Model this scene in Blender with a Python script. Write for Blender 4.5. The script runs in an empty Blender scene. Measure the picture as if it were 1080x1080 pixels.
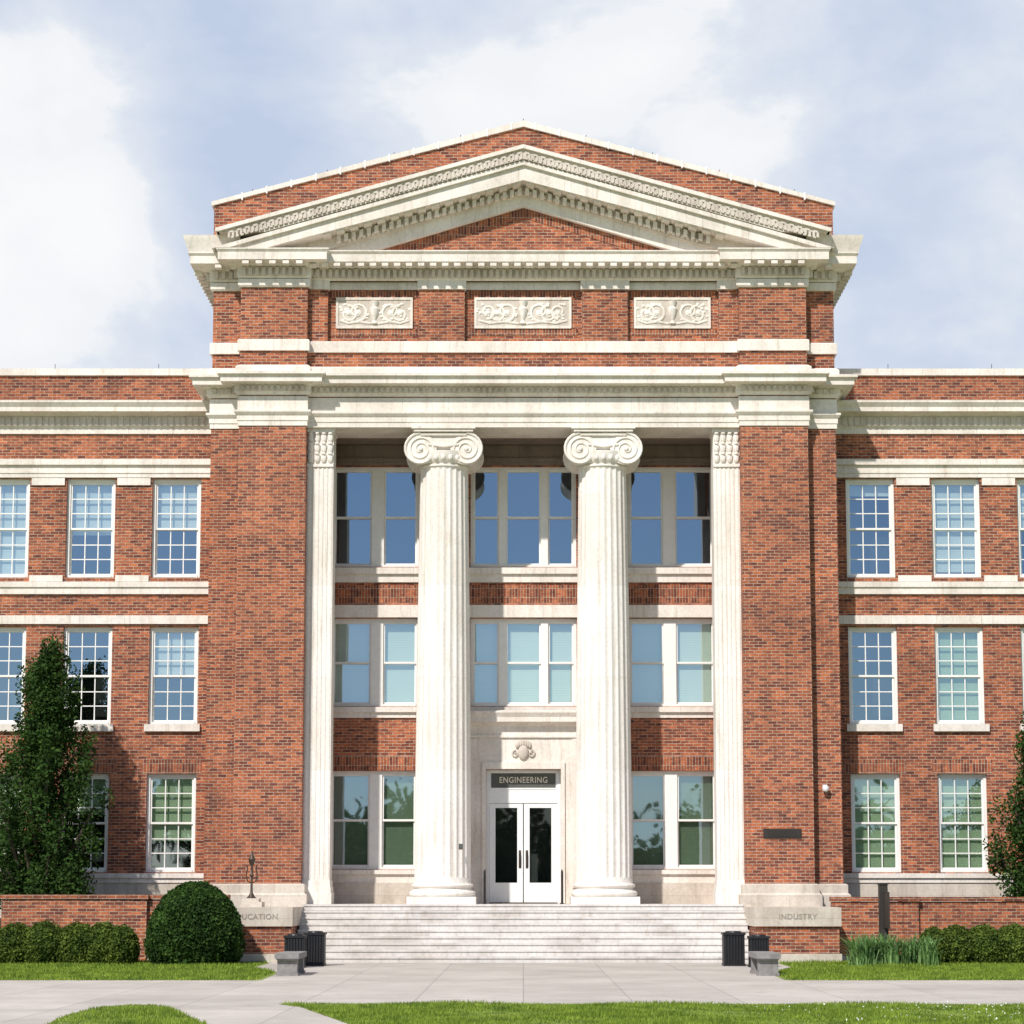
import bpy, math, random
import numpy as np
from mathutils import Vector
random.seed(4); rng=np.random.default_rng(4)
F=2150.0; T=math.radians(6.2); ST,CT=math.sin(T),math.cos(T); D=50.0; EYE=1.6; CX=552; PY=707
def Z(py,Y=0.0):
    v=(PY-py)/F; return EYE+(D+Y)*(ST+v*CT)/(CT-v*ST)
def H(dx,py,Y=0.0):
    v=(PY-py)/F; return dx/F*(D+Y)/(CT-v*ST)

# ---------------------------------------------------------------- materials
def newmat(name):
    m=bpy.data.materials.new(name); m.use_nodes=True
    nt=m.node_tree; b=nt.nodes['Principled BSDF']; return m,nt,b
def N(nt,t,**kw):
    n=nt.nodes.new(t)
    for k,v in kw.items():
        if k in n.inputs.keys(): n.inputs[k].default_value=v
        else: setattr(n,k,v)
    return n
def L(nt,a,b): nt.links.new(a,b)
def ramp(nt,fac,stops):
    r=nt.nodes.new('ShaderNodeValToRGB'); e=r.color_ramp.elements
    while len(e)<len(stops): e.new(0.5)
    for i,(p,c) in enumerate(stops):
        e[i].position=p; e[i].color=(*c,1) if len(c)==3 else c
    L(nt,fac,r.inputs[0]); return r
def mixc(nt,a,b,fac,mode='MIX'):
    m=nt.nodes.new('ShaderNodeMix'); m.data_type='RGBA'; m.blend_type=mode
    for s,v in ((m.inputs[6],a),(m.inputs[7],b),(m.inputs[0],fac)):
        if hasattr(v,'links'): L(nt,v,s)
        elif isinstance(v,(tuple,list)): s.default_value=(*v,1) if len(v)==3 else v
        else: s.default_value=v
    return m.outputs[2]
def pos(nt):
    return nt.nodes.new('ShaderNodeNewGeometry').outputs['Position']
def noise(nt,vec,scale,detail=3,rough=.55,sc=None):
    if sc:
        mp=nt.nodes.new('ShaderNodeMapping'); mp.inputs['Scale'].default_value=sc; L(nt,vec,mp.inputs[0]); vec=mp.outputs[0]
    n=N(nt,'ShaderNodeTexNoise',Scale=scale,Detail=detail,Roughness=rough); L(nt,vec,n.inputs['Vector']); return n.outputs[0]
def wallvec(nt,swap=False):
    p=pos(nt); s=nt.nodes.new('ShaderNodeSeparateXYZ'); L(nt,p,s.inputs[0])
    a=nt.nodes.new('ShaderNodeMath'); a.operation='ADD'; L(nt,s.outputs[0],a.inputs[0]); L(nt,s.outputs[1],a.inputs[1])
    c=nt.nodes.new('ShaderNodeCombineXYZ')
    L(nt,a.outputs[0],c.inputs[0]); L(nt,s.outputs[2],c.inputs[1]); return c.outputs[0],p

def brick_mat(name,soldier=False,dark=1.0):
    m,nt,b=newmat(name); v,p=wallvec(nt)
    br=nt.nodes.new('ShaderNodeTexBrick'); L(nt,v,br.inputs['Vector'])
    br.inputs['Scale'].default_value=1
    br.inputs['Brick Width'].default_value=.075 if soldier else .215
    br.inputs['Row Height'].default_value=.23 if soldier else .076
    br.inputs['Mortar Size'].default_value=.0072; br.inputs['Mortar Smooth'].default_value=.2
    br.inputs['Bias'].default_value=.0
    br.offset=0 if soldier else .5
    d=dark
    br.inputs['Color1'].default_value=(.47*d,.138*d,.056*d,1)
    br.inputs['Color2'].default_value=(.14*d,.038*d,.023*d,1)
    br.inputs['Mortar'].default_value=(.42*d,.32*d,.25*d,1)
    n1=noise(nt,p,.55,3); r1=ramp(nt,n1,[(.3,(.80,.78,.76)),(.7,(1.12,1.12,1.1))])
    n2=noise(nt,p,9,2,.7,(1,1,2.5)); r2=ramp(nt,n2,[(.3,(.62,.60,.62)),(.5,(1,1,1)),(.7,(1.34,1.36,1.3))])
    n3=noise(nt,p,3,3,.6,(1.3,1.3,.15)); r3=ramp(nt,n3,[(.32,(.80,.80,.81)),(.5,(1,1,1))])
    c=mixc(nt,br.outputs[0],r1.outputs[0],1,'MULTIPLY'); c=mixc(nt,c,r2.outputs[0],1,'MULTIPLY'); c=mixc(nt,c,r3.outputs[0],1,'MULTIPLY')
    L(nt,c,b.inputs['Base Color']); b.inputs['Roughness'].default_value=.9
    bp=N(nt,'ShaderNodeBump',Strength=.35,Distance=.01); bp.invert=True
    L(nt,br.outputs['Fac'],bp.inputs['Height']); L(nt,bp.outputs[0],b.inputs['Normal'])
    return m
def stone_mat(name,col=(.79,.73,.665),bw=1.15,rh=40,stain=.84,joint=.74,streak=.86):
    m,nt,b=newmat(name); v,p=wallvec(nt)
    br=nt.nodes.new('ShaderNodeTexBrick'); L(nt,v,br.inputs['Vector'])
    br.inputs['Scale'].default_value=1; br.inputs['Brick Width'].default_value=bw; br.inputs['Row Height'].default_value=rh
    br.inputs['Mortar Size'].default_value=.006; br.inputs['Mortar Smooth'].default_value=.1
    br.inputs['Color1'].default_value=(*col,1); br.inputs['Color2'].default_value=(col[0]*.92,col[1]*.905,col[2]*.885,1)
    br.inputs['Mortar'].default_value=(col[0]*joint,col[1]*joint,col[2]*joint,1)
    n1=noise(nt,p,1.3,4,.65,(1,1,.45)); r1=ramp(nt,n1,[(.3,(stain,stain*.97,stain*.94)),(.56,(1.04,1.04,1.04))])
    n2=noise(nt,p,14,3,.7); r2=ramp(nt,n2,[(.3,(.88,.88,.88)),(.6,(1.03,1.03,1.03))])
    n3=noise(nt,p,5,3,.6,(1.6,1.6,.12)); r3=ramp(nt,n3,[(.3,(streak,streak*.965,streak*.92)),(.44,(1,1,1))])
    c=mixc(nt,br.outputs[0],r1.outputs[0],1,'MULTIPLY'); c=mixc(nt,c,r2.outputs[0],1,'MULTIPLY'); c=mixc(nt,c,r3.outputs[0],1,'MULTIPLY')
    L(nt,c,b.inputs['Base Color']); b.inputs['Roughness'].default_value=.85
    bp=N(nt,'ShaderNodeBump',Strength=.25,Distance=.01); L(nt,n2,bp.inputs['Height']); L(nt,bp.outputs[0],b.inputs['Normal'])
    return m
def plain(name,col,rough=.6,metal=0,var=.12,sc=6):
    m,nt,b=newmat(name); n=noise(nt,pos(nt),sc,3)
    r=ramp(nt,n,[(.3,tuple(c*(1-var) for c in col)),(.7,tuple(min(1,c*(1+var)) for c in col))])
    L(nt,r.outputs[0],b.inputs['Base Color']); b.inputs['Roughness'].default_value=rough; b.inputs['Metallic'].default_value=metal
    return m
M={}
M['brick']=brick_mat('red_brick'); M['soldier']=brick_mat('soldier_brick',True,.92)
M['brickd']=brick_mat('weathered_brick',False,.85)
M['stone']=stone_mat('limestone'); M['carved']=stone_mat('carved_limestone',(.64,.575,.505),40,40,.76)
M['column']=stone_mat('column_stone',(.84,.795,.74),40,2.3,.93,.86,.86)
M['stoned']=stone_mat('base_stone',(.61,.545,.47),1.4,.5,.76)
M['soffit']=stone_mat('shade_toned_soffit_stone',(.24,.19,.155),.9,40,.7)  # limestone darkened to paint in porch shade on ceiling and upper wall panel
M['granite']=stone_mat('step_granite',(.64,.61,.58),1.8,40,.80,.74)
M['frame']=plain('painted_frame',(.83,.81,.77),.5,0,.04)
M['white']=plain('white_door_paint',(.82,.82,.81),.45,0,.03)
M['black']=plain('black_painted_metal',(.018,.018,.02),.45,.3)
M['bronze']=plain('dark_bronze',(.075,.055,.04),.5,.5)
M['post']=plain('dark_post',(.03,.024,.02),.6,.1)
M['sign']=plain('sign_panel_grey',(.085,.09,.08),.6)
M['gold']=plain('sign_lettering',(.78,.72,.58),.5,0,.03)
M['letter']=plain('cut_lettering',(.30,.27,.23),.9)
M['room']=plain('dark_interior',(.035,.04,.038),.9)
M['roof']=plain('roofing',(.12,.12,.12),.9)
M['concrete']=plain('bench_concrete',(.24,.225,.215),.9,0,.2,9)
M['bark']=plain('bark',(.07,.05,.035),.95,0,.35,12)
M['soil']=plain('soil',(.06,.045,.03),.95,0,.3,5)
def blind(name,c):
    m,nt,b=newmat(name); v,p=wallvec(nt)
    w=N(nt,'ShaderNodeTexWave',Scale=5.0); w.bands_direction='Y'; L(nt,v,w.inputs['Vector'])
    r=ramp(nt,w.outputs['Fac'],[(0,tuple(x*.9 for x in c)),(1,c)]); L(nt,r.outputs[0],b.inputs['Base Color']); return m
M['blind']=blind('pale_blind',(.76,.84,.74)); M['blindg']=blind('green_blind',(.46,.58,.38)); M['blindw']=blind('grey_blind',(.68,.72,.70)); M['blindd']=blind('dark_green_blind',(.20,.27,.18))
def glass(name,fac,col=(.60,.78,1,1)):
    m=bpy.data.materials.new(name); m.use_nodes=True; nt=m.node_tree; nt.nodes.clear()
    o=N(nt,'ShaderNodeOutputMaterial'); t=N(nt,'ShaderNodeBsdfTransparent'); t.inputs[0].default_value=(.86,.92,.88,1)
    g=N(nt,'ShaderNodeBsdfGlossy',Roughness=.015); g.inputs[0].default_value=col
    n=noise(nt,pos(nt),.9,1); bp=N(nt,'ShaderNodeBump',Strength=.06,Distance=.05); L(nt,n,bp.inputs['Height']); L(nt,bp.outputs[0],g.inputs['Normal'])
    x=N(nt,'ShaderNodeMixShader'); x.inputs[0].default_value=fac
    L(nt,t.outputs[0],x.inputs[1]); L(nt,g.outputs[0],x.inputs[2]); L(nt,x.outputs[0],o.inputs[0]); return m
M['glass']=glass('window_glass',.36); M['doorglass']=glass('door_glass',.08,(.9,.95,1,1))
def leafmat(name,c1,c2,c3):
    m,nt,b=newmat(name); g=nt.nodes.new('ShaderNodeNewGeometry')
    r=ramp(nt,g.outputs['Random Per Island'],[(0,c1),(.5,c2),(1,c3)])
    n=noise(nt,g.outputs['Position'],2.2,2); r2=ramp(nt,n,[(.35,(.55,.62,.55)),(.65,(1.3,1.25,1.1))])
    c=mixc(nt,r.outputs[0],r2.outputs[0],1,'MULTIPLY'); L(nt,c,b.inputs['Base Color']); b.inputs['Roughness'].default_value=.75
    b.inputs['Specular IOR Level'].default_value=.2
    tr=N(nt,'ShaderNodeBsdfTranslucent'); L(nt,c,tr.inputs[0]); mx=N(nt,'ShaderNodeMixShader'); mx.inputs[0].default_value=.22
    L(nt,b.outputs[0],mx.inputs[1]); L(nt,tr.outputs[0],mx.inputs[2]); L(nt,mx.outputs[0],nt.nodes['Material Output'].inputs[0]); return m
M['leaf']=leafmat('tree_leaves',(.018,.045,.008),(.032,.075,.013),(.048,.10,.018))
M['yew']=leafmat('yew_leaves',(.016,.040,.008),(.032,.072,.014),(.055,.115,.02))
M['box']=leafmat('boxwood_leaves',(.045,.075,.012),(.09,.135,.022),(.15,.20,.035))
M['iris']=leafmat('iris_leaves',(.10,.20,.06),(.17,.30,.11),(.26,.40,.18))
M['blade']=leafmat('grass_blades',(.10,.17,.018),(.19,.28,.035),(.30,.38,.07))
def lawnmat():
    m,nt,b=newmat('lawn_grass'); p=pos(nt)
    n=noise(nt,p,.8,4,.65); r=ramp(nt,n,[(.3,(.12,.175,.022)),(.7,(.24,.30,.05))])
    n2=noise(nt,p,40,2,.7); r2=ramp(nt,n2,[(.3,(.6,.6,.6)),(.7,(1.3,1.3,1.2))])
    L(nt,mixc(nt,r.outputs[0],r2.outputs[0],1,'MULTIPLY'),b.inputs['Base Color']); b.inputs['Roughness'].default_value=.9; return m
M['lawn']=lawnmat()
def pavemat():
    m,nt,b=newmat('concrete_paving'); p=pos(nt)
    br=nt.nodes.new('ShaderNodeTexBrick'); L(nt,p,br.inputs['Vector']); br.offset=0
    br.inputs['Scale'].default_value=1; br.inputs['Brick Width'].default_value=1.6; br.inputs['Row Height'].default_value=2.0
    br.inputs['Mortar Size'].default_value=.010; br.inputs['Color1'].default_value=(.52,.475,.425,1); br.inputs['Color2'].default_value=(.46,.42,.375,1); br.inputs['Mortar'].default_value=(.33,.30,.27,1)
    n=noise(nt,p,.6,5,.65); r=ramp(nt,n,[(.3,(.80,.79,.78)),(.7,(1.1,1.1,1.1))])
    n2=noise(nt,p,50,2,.7); r2=ramp(nt,n2,[(.3,(.88,.88,.88)),(.7,(1.06,1.06,1.06))])
    n3=noise(nt,p,3,4,.7); r3=ramp(nt,n3,[(.28,(.80,.79,.77)),(.42,(1,1,1))])
    c=mixc(nt,br.outputs[0],r.outputs[0],1,'MULTIPLY'); c=mixc(nt,c,r3.outputs[0],1,'MULTIPLY'); L(nt,mixc(nt,c,r2.outputs[0],1,'MULTIPLY'),b.inputs['Base Color']); b.inputs['Roughness'].default_value=.9; return m
M['pave']=pavemat()

# ---------------------------------------------------------------- mesh builder
class MB:
    def __init__(s): s.v=[]; s.f=[]
    def box(s,x0,x1,y0,y1,z0,z1):
        if x0>x1:x0,x1=x1,x0
        if z0>z1:z0,z1=z1,z0
        if y0>y1:y0,y1=y1,y0
        n=len(s.v)
        s.v+=[(x0,y0,z0),(x1,y0,z0),(x1,y1,z0),(x0,y1,z0),(x0,y0,z1),(x1,y0,z1),(x1,y1,z1),(x0,y1,z1)]
        s.f+=[tuple(n+i for i in q) for q in ((0,3,2,1),(4,5,6,7),(0,1,5,4),(1,2,6,5),(2,3,7,6),(3,0,4,7))]
    def sbox(s,x0,x1,*a):   # mirrored pair
        s.box(x0,x1,*a); s.box(-x1,-x0,*a)
    def prism(s,poly,y0,y1):  # poly in XZ, CCW seen from front
        n=len(s.v); k=len(poly)
        s.v+=[(x,y0,z) for x,z in poly]+[(x,y1,z) for x,z in poly]
        s.f.append(tuple(range(n,n+k))); s.f.append(tuple(range(n+2*k-1,n+k-1,-1)))
        for i in range(k):
            j=(i+1)%k; s.f.append((n+j,n+i,n+k+i,n+k+j))
    def sweep(s,prof,path,caps=True):
        n=len(s.v); P=[Vector(p) for p in path]; K=len(prof)
        for i,p in enumerate(P):
            ns=[]
            if i>0: d=(P[i]-P[i-1]).normalized(); ns.append(Vector((d.y,-d.x)))
            if i<len(P)-1: d=(P[i+1]-P[i]).normalized(); ns.append(Vector((d.y,-d.x)))
            if len(ns)==2:
                m=(ns[0]+ns[1]); m=m/ (1+ns[0].dot(ns[1]))
            else: m=ns[0]
            for o,z in prof: s.v.append((p.x+m.x*o,p.y+m.y*o,z))
        for i in range(len(P)-1):
            for k in range(K-1):
                a=n+i*K+k; s.f.append((a,a+K,a+K+1,a+1))
        if caps:
            s.f.append(tuple(range(n,n+K))); e=n+(len(P)-1)*K; s.f.append(tuple(range(e+K-1,e-1,-1)))
    def lathe(s,cx,cy,prof,n=48,wave=None):
        b=len(s.v); K=len(prof)
        for r,z in prof:
            for i in range(n):
                a=2*math.pi*i/n; rr=r*(wave(a) if wave else 1)
                s.v.append((cx+rr*math.cos(a),cy+rr*math.sin(a),z))
        for k in range(K-1):
            for i in range(n):
                j=(i+1)%n; s.f.append((b+k*n+i,b+k*n+j,b+(k+1)*n+j,b+(k+1)*n+i))
        s.f.append(tuple(b+n-1-i for i in range(n))); s.f.append(tuple(b+(K-1)*n+i for i in range(n)))
    def tube(s,pts,rad,n=7):
        P=[Vector(p) for p in pts]; b=len(s.v)
        for i,p in enumerate(P):
            d=(P[min(i+1,len(P)-1)]-P[max(i-1,0)]).normalized()
            u=d.orthogonal().normalized() if i==0 else (u-d*u.dot(d)).normalized()
            w=d.cross(u); r=rad[i] if hasattr(rad,'__len__') else rad
            for k in range(n):
                a=2*math.pi*k/n; q=p+(u*math.cos(a)+w*math.sin(a))*r; s.v.append(tuple(q))
        for i in range(len(P)-1):
            for k in range(n):
                j=(k+1)%n; s.f.append((b+i*n+k,b+i*n+j,b+(i+1)*n+j,b+(i+1)*n+k))
        s.f.append(tuple(b+n-1-k for k in range(n))); s.f.append(tuple(b+(len(P)-1)*n+k for k in range(n)))
    def ellip(s,c,r,n=12,m=8):
        b=len(s.v)
        for i in range(m+1):
            t=math.pi*i/m
            for k in range(n):
                a=2*math.pi*k/n
                s.v.append((c[0]+r[0]*math.sin(t)*math.cos(a),c[1]+r[1]*math.sin(t)*math.sin(a),c[2]-r[2]*math.cos(t)))
        for i in range(m):
            for k in range(n):
                j=(k+1)%n; s.f.append((b+i*n+k,b+i*n+j,b+(i+1)*n+j,b+(i+1)*n+k))
    def obj(s,name,mat,parent=None,smooth=False):
        me=bpy.data.meshes.new(name); me.from_pydata(s.v,[],s.f); me.update()
        me.materials.append(M[mat])
        o=bpy.data.objects.new(name,me); bpy.context.scene.collection.objects.link(o)
        if smooth:
            me.polygons.foreach_set('use_smooth',[True]*len(me.polygons))
            try: me.set_sharp_from_angle(angle=math.radians(40))
            except Exception: pass
        if parent: o.parent=parent
        return o
def empty(name,loc=(0,0,0)):
    e=bpy.data.objects.new(name,None); bpy.context.scene.collection.objects.link(e); e.location=loc; return e
def npmesh(name,verts,k,mat,parent=None):
    n=len(verts)//k; me=bpy.data.meshes.new(name)
    me.vertices.add(len(verts)); me.vertices.foreach_set('co',verts.astype(np.float32).ravel())
    me.loops.add(n*k); me.loops.foreach_set('vertex_index',np.arange(n*k,dtype=np.int32))
    me.polygons.add(n); me.polygons.foreach_set('loop_start',np.arange(0,n*k,k,dtype=np.int32))
    me.update(calc_edges=True); me.validate()
    me.materials.append(M[mat]); o=bpy.data.objects.new(name,me); bpy.context.scene.collection.objects.link(o)
    if parent: o.parent=parent
    return o
def leaves(P,size,nrm=None,spread=1.0):
    n=len(P); d=rng.normal(size=(n,3))*spread
    if nrm is not None: d+=nrm
    d/=np.linalg.norm(d,axis=1)[:,None]
    a=np.cross(d,rng.normal(size=(n,3))); a/=np.linalg.norm(a,axis=1)[:,None]; b=np.cross(d,a)
    s=(size*rng.uniform(.6,1.3,n))[:,None]
    V=np.stack([P-a*s,P-b*s*.55,P+a*s,P+b*s*.55],1); return V.reshape(-1,3)
def clipx(poly,ax,val,sign):
    out=[]
    for i in range(len(poly)):
        a=poly[i]; b=poly[(i+1)%len(poly)]; ia=sign*(a[ax]-val)>=0; ib=sign*(b[ax]-val)>=0
        if ia: out.append(a)
        if ia!=ib:
            t=(val-a[ax])/(b[ax]-a[ax]); out.append((a[0]+t*(b[0]-a[0]),a[1]+t*(b[1]-a[1])))
    return out

# ================================================================ BUILDING
bld=empty('academic_building')
B={k:MB() for k in ['brick','soldier','brickd','stone','carved','stoned','soffit','frame','glass','blind','blindg','blindw','blindd','room','roof']}
XO,XF,XI=7.86,7.11,5.43
FL=1.30
def pav(ym=.2,back=13.0,yo=.35,yf=0.0):
    L_=[(-XO,back),(-XO,yo),(-XF,yo),(-XF,yf),(-XI,yf),(-XI,ym)]
    return L_+[(-x,y) for x,y in reversed(L_)]
def dentils(mb,path,z0,z1,o0,o1,w,gap):
    for i in range(len(path)-1):
        a=Vector(path[i]); b=Vector(path[i+1]); d=(b-a); Ls=d.length
        if Ls<w: continue
        d.normalize(); nn=Vector((d.y,-d.x)); k=max(1,int(Ls/(w+gap))); st=Ls/k
        for j in range(k):
            c=a+d*(st*(j+.5)); p=c-d*w/2+nn*o0; q=c+d*w/2+nn*o1
            mb.box(p.x,q.x,p.y,q.y,z0,z1)
PAV=pav()
z450=Z(450,.2); zc=Z(393,-.45); zt=Z(262,-.5)
# --- piers & body
b=B['brick']
zb=Z(932,0)
b.sbox(XI,XF,0,2.9,zb,z450)
b.sbox(XF,XO,.35,13,0,z450)
b.box(-XO+.01,XO-.01,3.7,13,0,z450)          # body behind the rooms
base_prof=[(0,0),(.16,0),(.16,FL+.22),(.10,FL+.27),(.10,zb-.03),(0.05,zb),(0,zb)]
B['stoned'].sweep(base_prof,[(-XO,13),(-XO,.35),(-XF,.35),(-XF,0),(-XI,0),(-XI,2.2)])
B['stoned'].sweep(base_prof,[(XI,2.2),(XI,0),(XF,0),(XF,.35),(XO,.35),(XO,13)])
# --- lower entablature
z418=Z(418,0); z436=Z(436,0); z448=Z(449,0)
s=B['stone']
s.box(-XI+.02,XI-.02,.23,1.5,z450,z450+.9)      # lintel over colonnade
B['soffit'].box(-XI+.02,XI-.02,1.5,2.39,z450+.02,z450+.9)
s.sweep([(0,z448),(.03,z448),(.03,z448+.12),(.05,z448+.13),(.05,z448+.26),(.07,z448+.27),(.12,z436+.02),(.12,z436+.07),(.04,z436+.09),(.04,z418),(0,z418)],PAV)
c1=Z(416,0)
s.sweep([(0,c1-.02),(.07,c1-.02),(.12,c1+.05),(.12,c1+.20),(.24,c1+.22),(.24,c1+.235),(.42,c1+.235),(.42,c1+.40),(.44,c1+.42),(.50,zc-.03),(.50,zc+.03),(.3,zc+.09),(-.4,zc+.16)],PAV)
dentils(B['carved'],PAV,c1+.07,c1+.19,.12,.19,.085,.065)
z386=Z(385,0)
s.sweep([(0,zc),(.10,zc),(.10,z386-.06),(.03,z386),(0,z386)],PAV)
# --- attic
z370=Z(370,0); z358=Z(358,0); z303=Z(303,0); z293=Z(294,0); z283=Z(284,0)
b.box(-XI,XI,.35,13,zc-.5,z303+.5); 
b.box(-XI-.01,XI+.01,.2,1,zc-.5,z370)
b.sbox(XI,XF,0,13.0,zc-.5,z303+.6); b.sbox(XF,XO-.005,.35,12.99,zc-.5,z303+.6)
pil=[(H(a,330,.25),H(c,330,.25)) for a,c in ((62,110),(206,231))]
for a,c in pil: b.sbox(a,c,.2,.36,z358,z303+.02)
s.sweep([(0,z370),(.06,z370),(.06,z358-.03),(.03,z358),(-.17,z358)],PAV)
s.sweep([(-.18,z303),(.04,z303),(.07,z303+.04),(.07,z293-.02),(0,z293)],[p for p in PAV if abs(p[0])>=XI and p[0]<0][:5]+[(-XI,.36)])
s.sweep([(-.18,z303),(.04,z303),(.07,z303+.04),(.07,z293-.02),(0,z293)],[(XI,.36)]+[(-x,y) for x,y in reversed([p for p in PAV if p[0]<0][:5])])
for a,c in pil: s.sbox(a-.04,c+.04 if c<5 else c,.14,.36,z303,z293)
B['stone'].box(-XI,XI,.30,.4,z303+.03,z293)
# upper cornice
t=zt
s.sweep([(0,z293),(.06,z293),(.09,z293+.04),(.09,z283+.02),(.30,z283+.06),(.30,z283+.08),(.52,z283+.10),(.52,t-.09),(.57,t-.03),(.57,t),(-.5,t+.03)],PAV)
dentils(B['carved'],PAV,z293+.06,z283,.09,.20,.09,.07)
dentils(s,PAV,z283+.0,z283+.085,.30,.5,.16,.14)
# end sima blocks
zs=Z(248,-.3)
for sg in (-1,1):
    pth=[(-XO,13),(-XO,.35),(-XF,.35)]
    if sg>0: pth=[(-x,y) for x,y in reversed(pth)]
    s.sweep([(0,t),(.56,t),(.58,t+.08),(.66,zs-.08),(.68,zs),(-.3,zs+.03)],pth)
# pediment bands
def line(p0,p1,Y):
    za=Z(p0[1],Y); xb=H(abs(p1[0]-CX),p1[1],Y); z_=Z(p1[1],Y); return za,(za-z_)/xb
def band(mb,top,bot,Yf,Yb,W,zmin):
    for sg in (1,-1):
        (za,sa),(zb_,sb)=top,bot
        poly=[(0,zb_),(12,zb_-12*sb),(12,za-12*sa),(0,za)]
        poly=clipx(clipx(poly,0,W,-1),1,zmin,1)
        if sg<0: poly=[(-x,z) for x,z in reversed(poly)]
        mb.prism(poly,Yf,Yb)
l0=line((0,127),(225,212),.0); l1=line((0,134),(225,217),.05); 
l2=line((0,155),(228,243),-.6); l3=line((0,168),(228,259),-.55); l3b=line((0,174),(228,265),-.5)
l4=line((0,190),(278,262),-.45); l5=line((0,205),(350,262),.0); l6=line((0,218),(404,262),.15)
WP=H(326,230,.1)
zb2=t+.02
band(B['stone'],l0,l1,0.0,.62,WP+.06,zs)
band(B['brick'],l1,(l2[0]-.35,l2[1]),.06,.55,WP,zs-.1)
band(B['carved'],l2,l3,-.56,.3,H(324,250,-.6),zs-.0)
band(B['stone'],(l2[0]+.06,l2[1]),(l2[0]-.04,l2[1]),-.64,.06,H(325,250,-.6),zs)
band(B['stone'],(l3[0]+.0,l3[1]),l4,-.46,.3,XO+.4,zb2)
band(B['stone'],(l3[0]-.02,l3[1]),l3b,-.54,.3,XO+.4,zb2)
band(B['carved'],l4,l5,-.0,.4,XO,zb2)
band(B['stone'],l5,l6,.1,.4,XO,zb2)
band(B['brick'],l6,(t-.2,0),.25,.7,XO,zb2-.02)
band(B['roof'],(l1[0]-.4,l1[1]),(t-.2,0),.7,13,WP,zb2-.5)
def rake(mb,ln,Yf,Yb,h,w,step,off,xmax):
    za,sl=ln; n=int(xmax/step)
    for i in range(n):
        x=(i+.5)*step
        for sg in (1,-1):
            x0,x1=x-w/2,x+w/2; 
            q=[(x0,za-sl*x0-off-h),(x1,za-sl*x1-off-h),(x1,za-sl*x1-off),(x0,za-sl*x0-off)]
            if sg<0: q=[(-a,c) for a,c in reversed(q)]
            mb.prism(q,Yf,Yb)
rake(B['stone'],l4,-.14,.01,.16,.1,.19,.06,4.9)
rake(B['stone'],l4,-.40,-.0,.05,.2,.34,.0,5.3)
rake(B['stone'],l5,-.06,.1,.06,.07,.12,-.10,4.5)
rake(B['carved'],l2,-.585,-.55,.13,.06,.10,.13,7.4)
rake(B['carved'],l2,-.59,-.55,.05,.11,.2,.10,7.4)
rake(B['carved'],l2,-.60,-.55,.04,.08,.12,.26,7.4)
band(B['soldier'],(l6[0]-.01,l6[1]),(l6[0]-.26,l6[1]),.235,.26,XO,zb2)
cs=MB()
for i in range(12):
    x=.3+i*.62
    for sg in (-1,1):
        z0=l0[0]-l0[1]*x; cs.prism([(sg*x-.02,z0-.16),(sg*x+.02,z0-.16),(sg*x+.02,z0+.03),(sg*x-.02,z0+.03)],-.012,.63)
cs.obj('coping_seams','frame',bld)
rods=MB()
for x in (-6.9,-5,-3.3,-1.6,0,1.6,3.3,5,6.9):
    z0=l0[0]-l0[1]*abs(x); rods.tube([(x,.3,z0-.02),(x,.3,z0+.16)],.009,5)
rods.obj('lightning_rods','bronze',bld)
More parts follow.
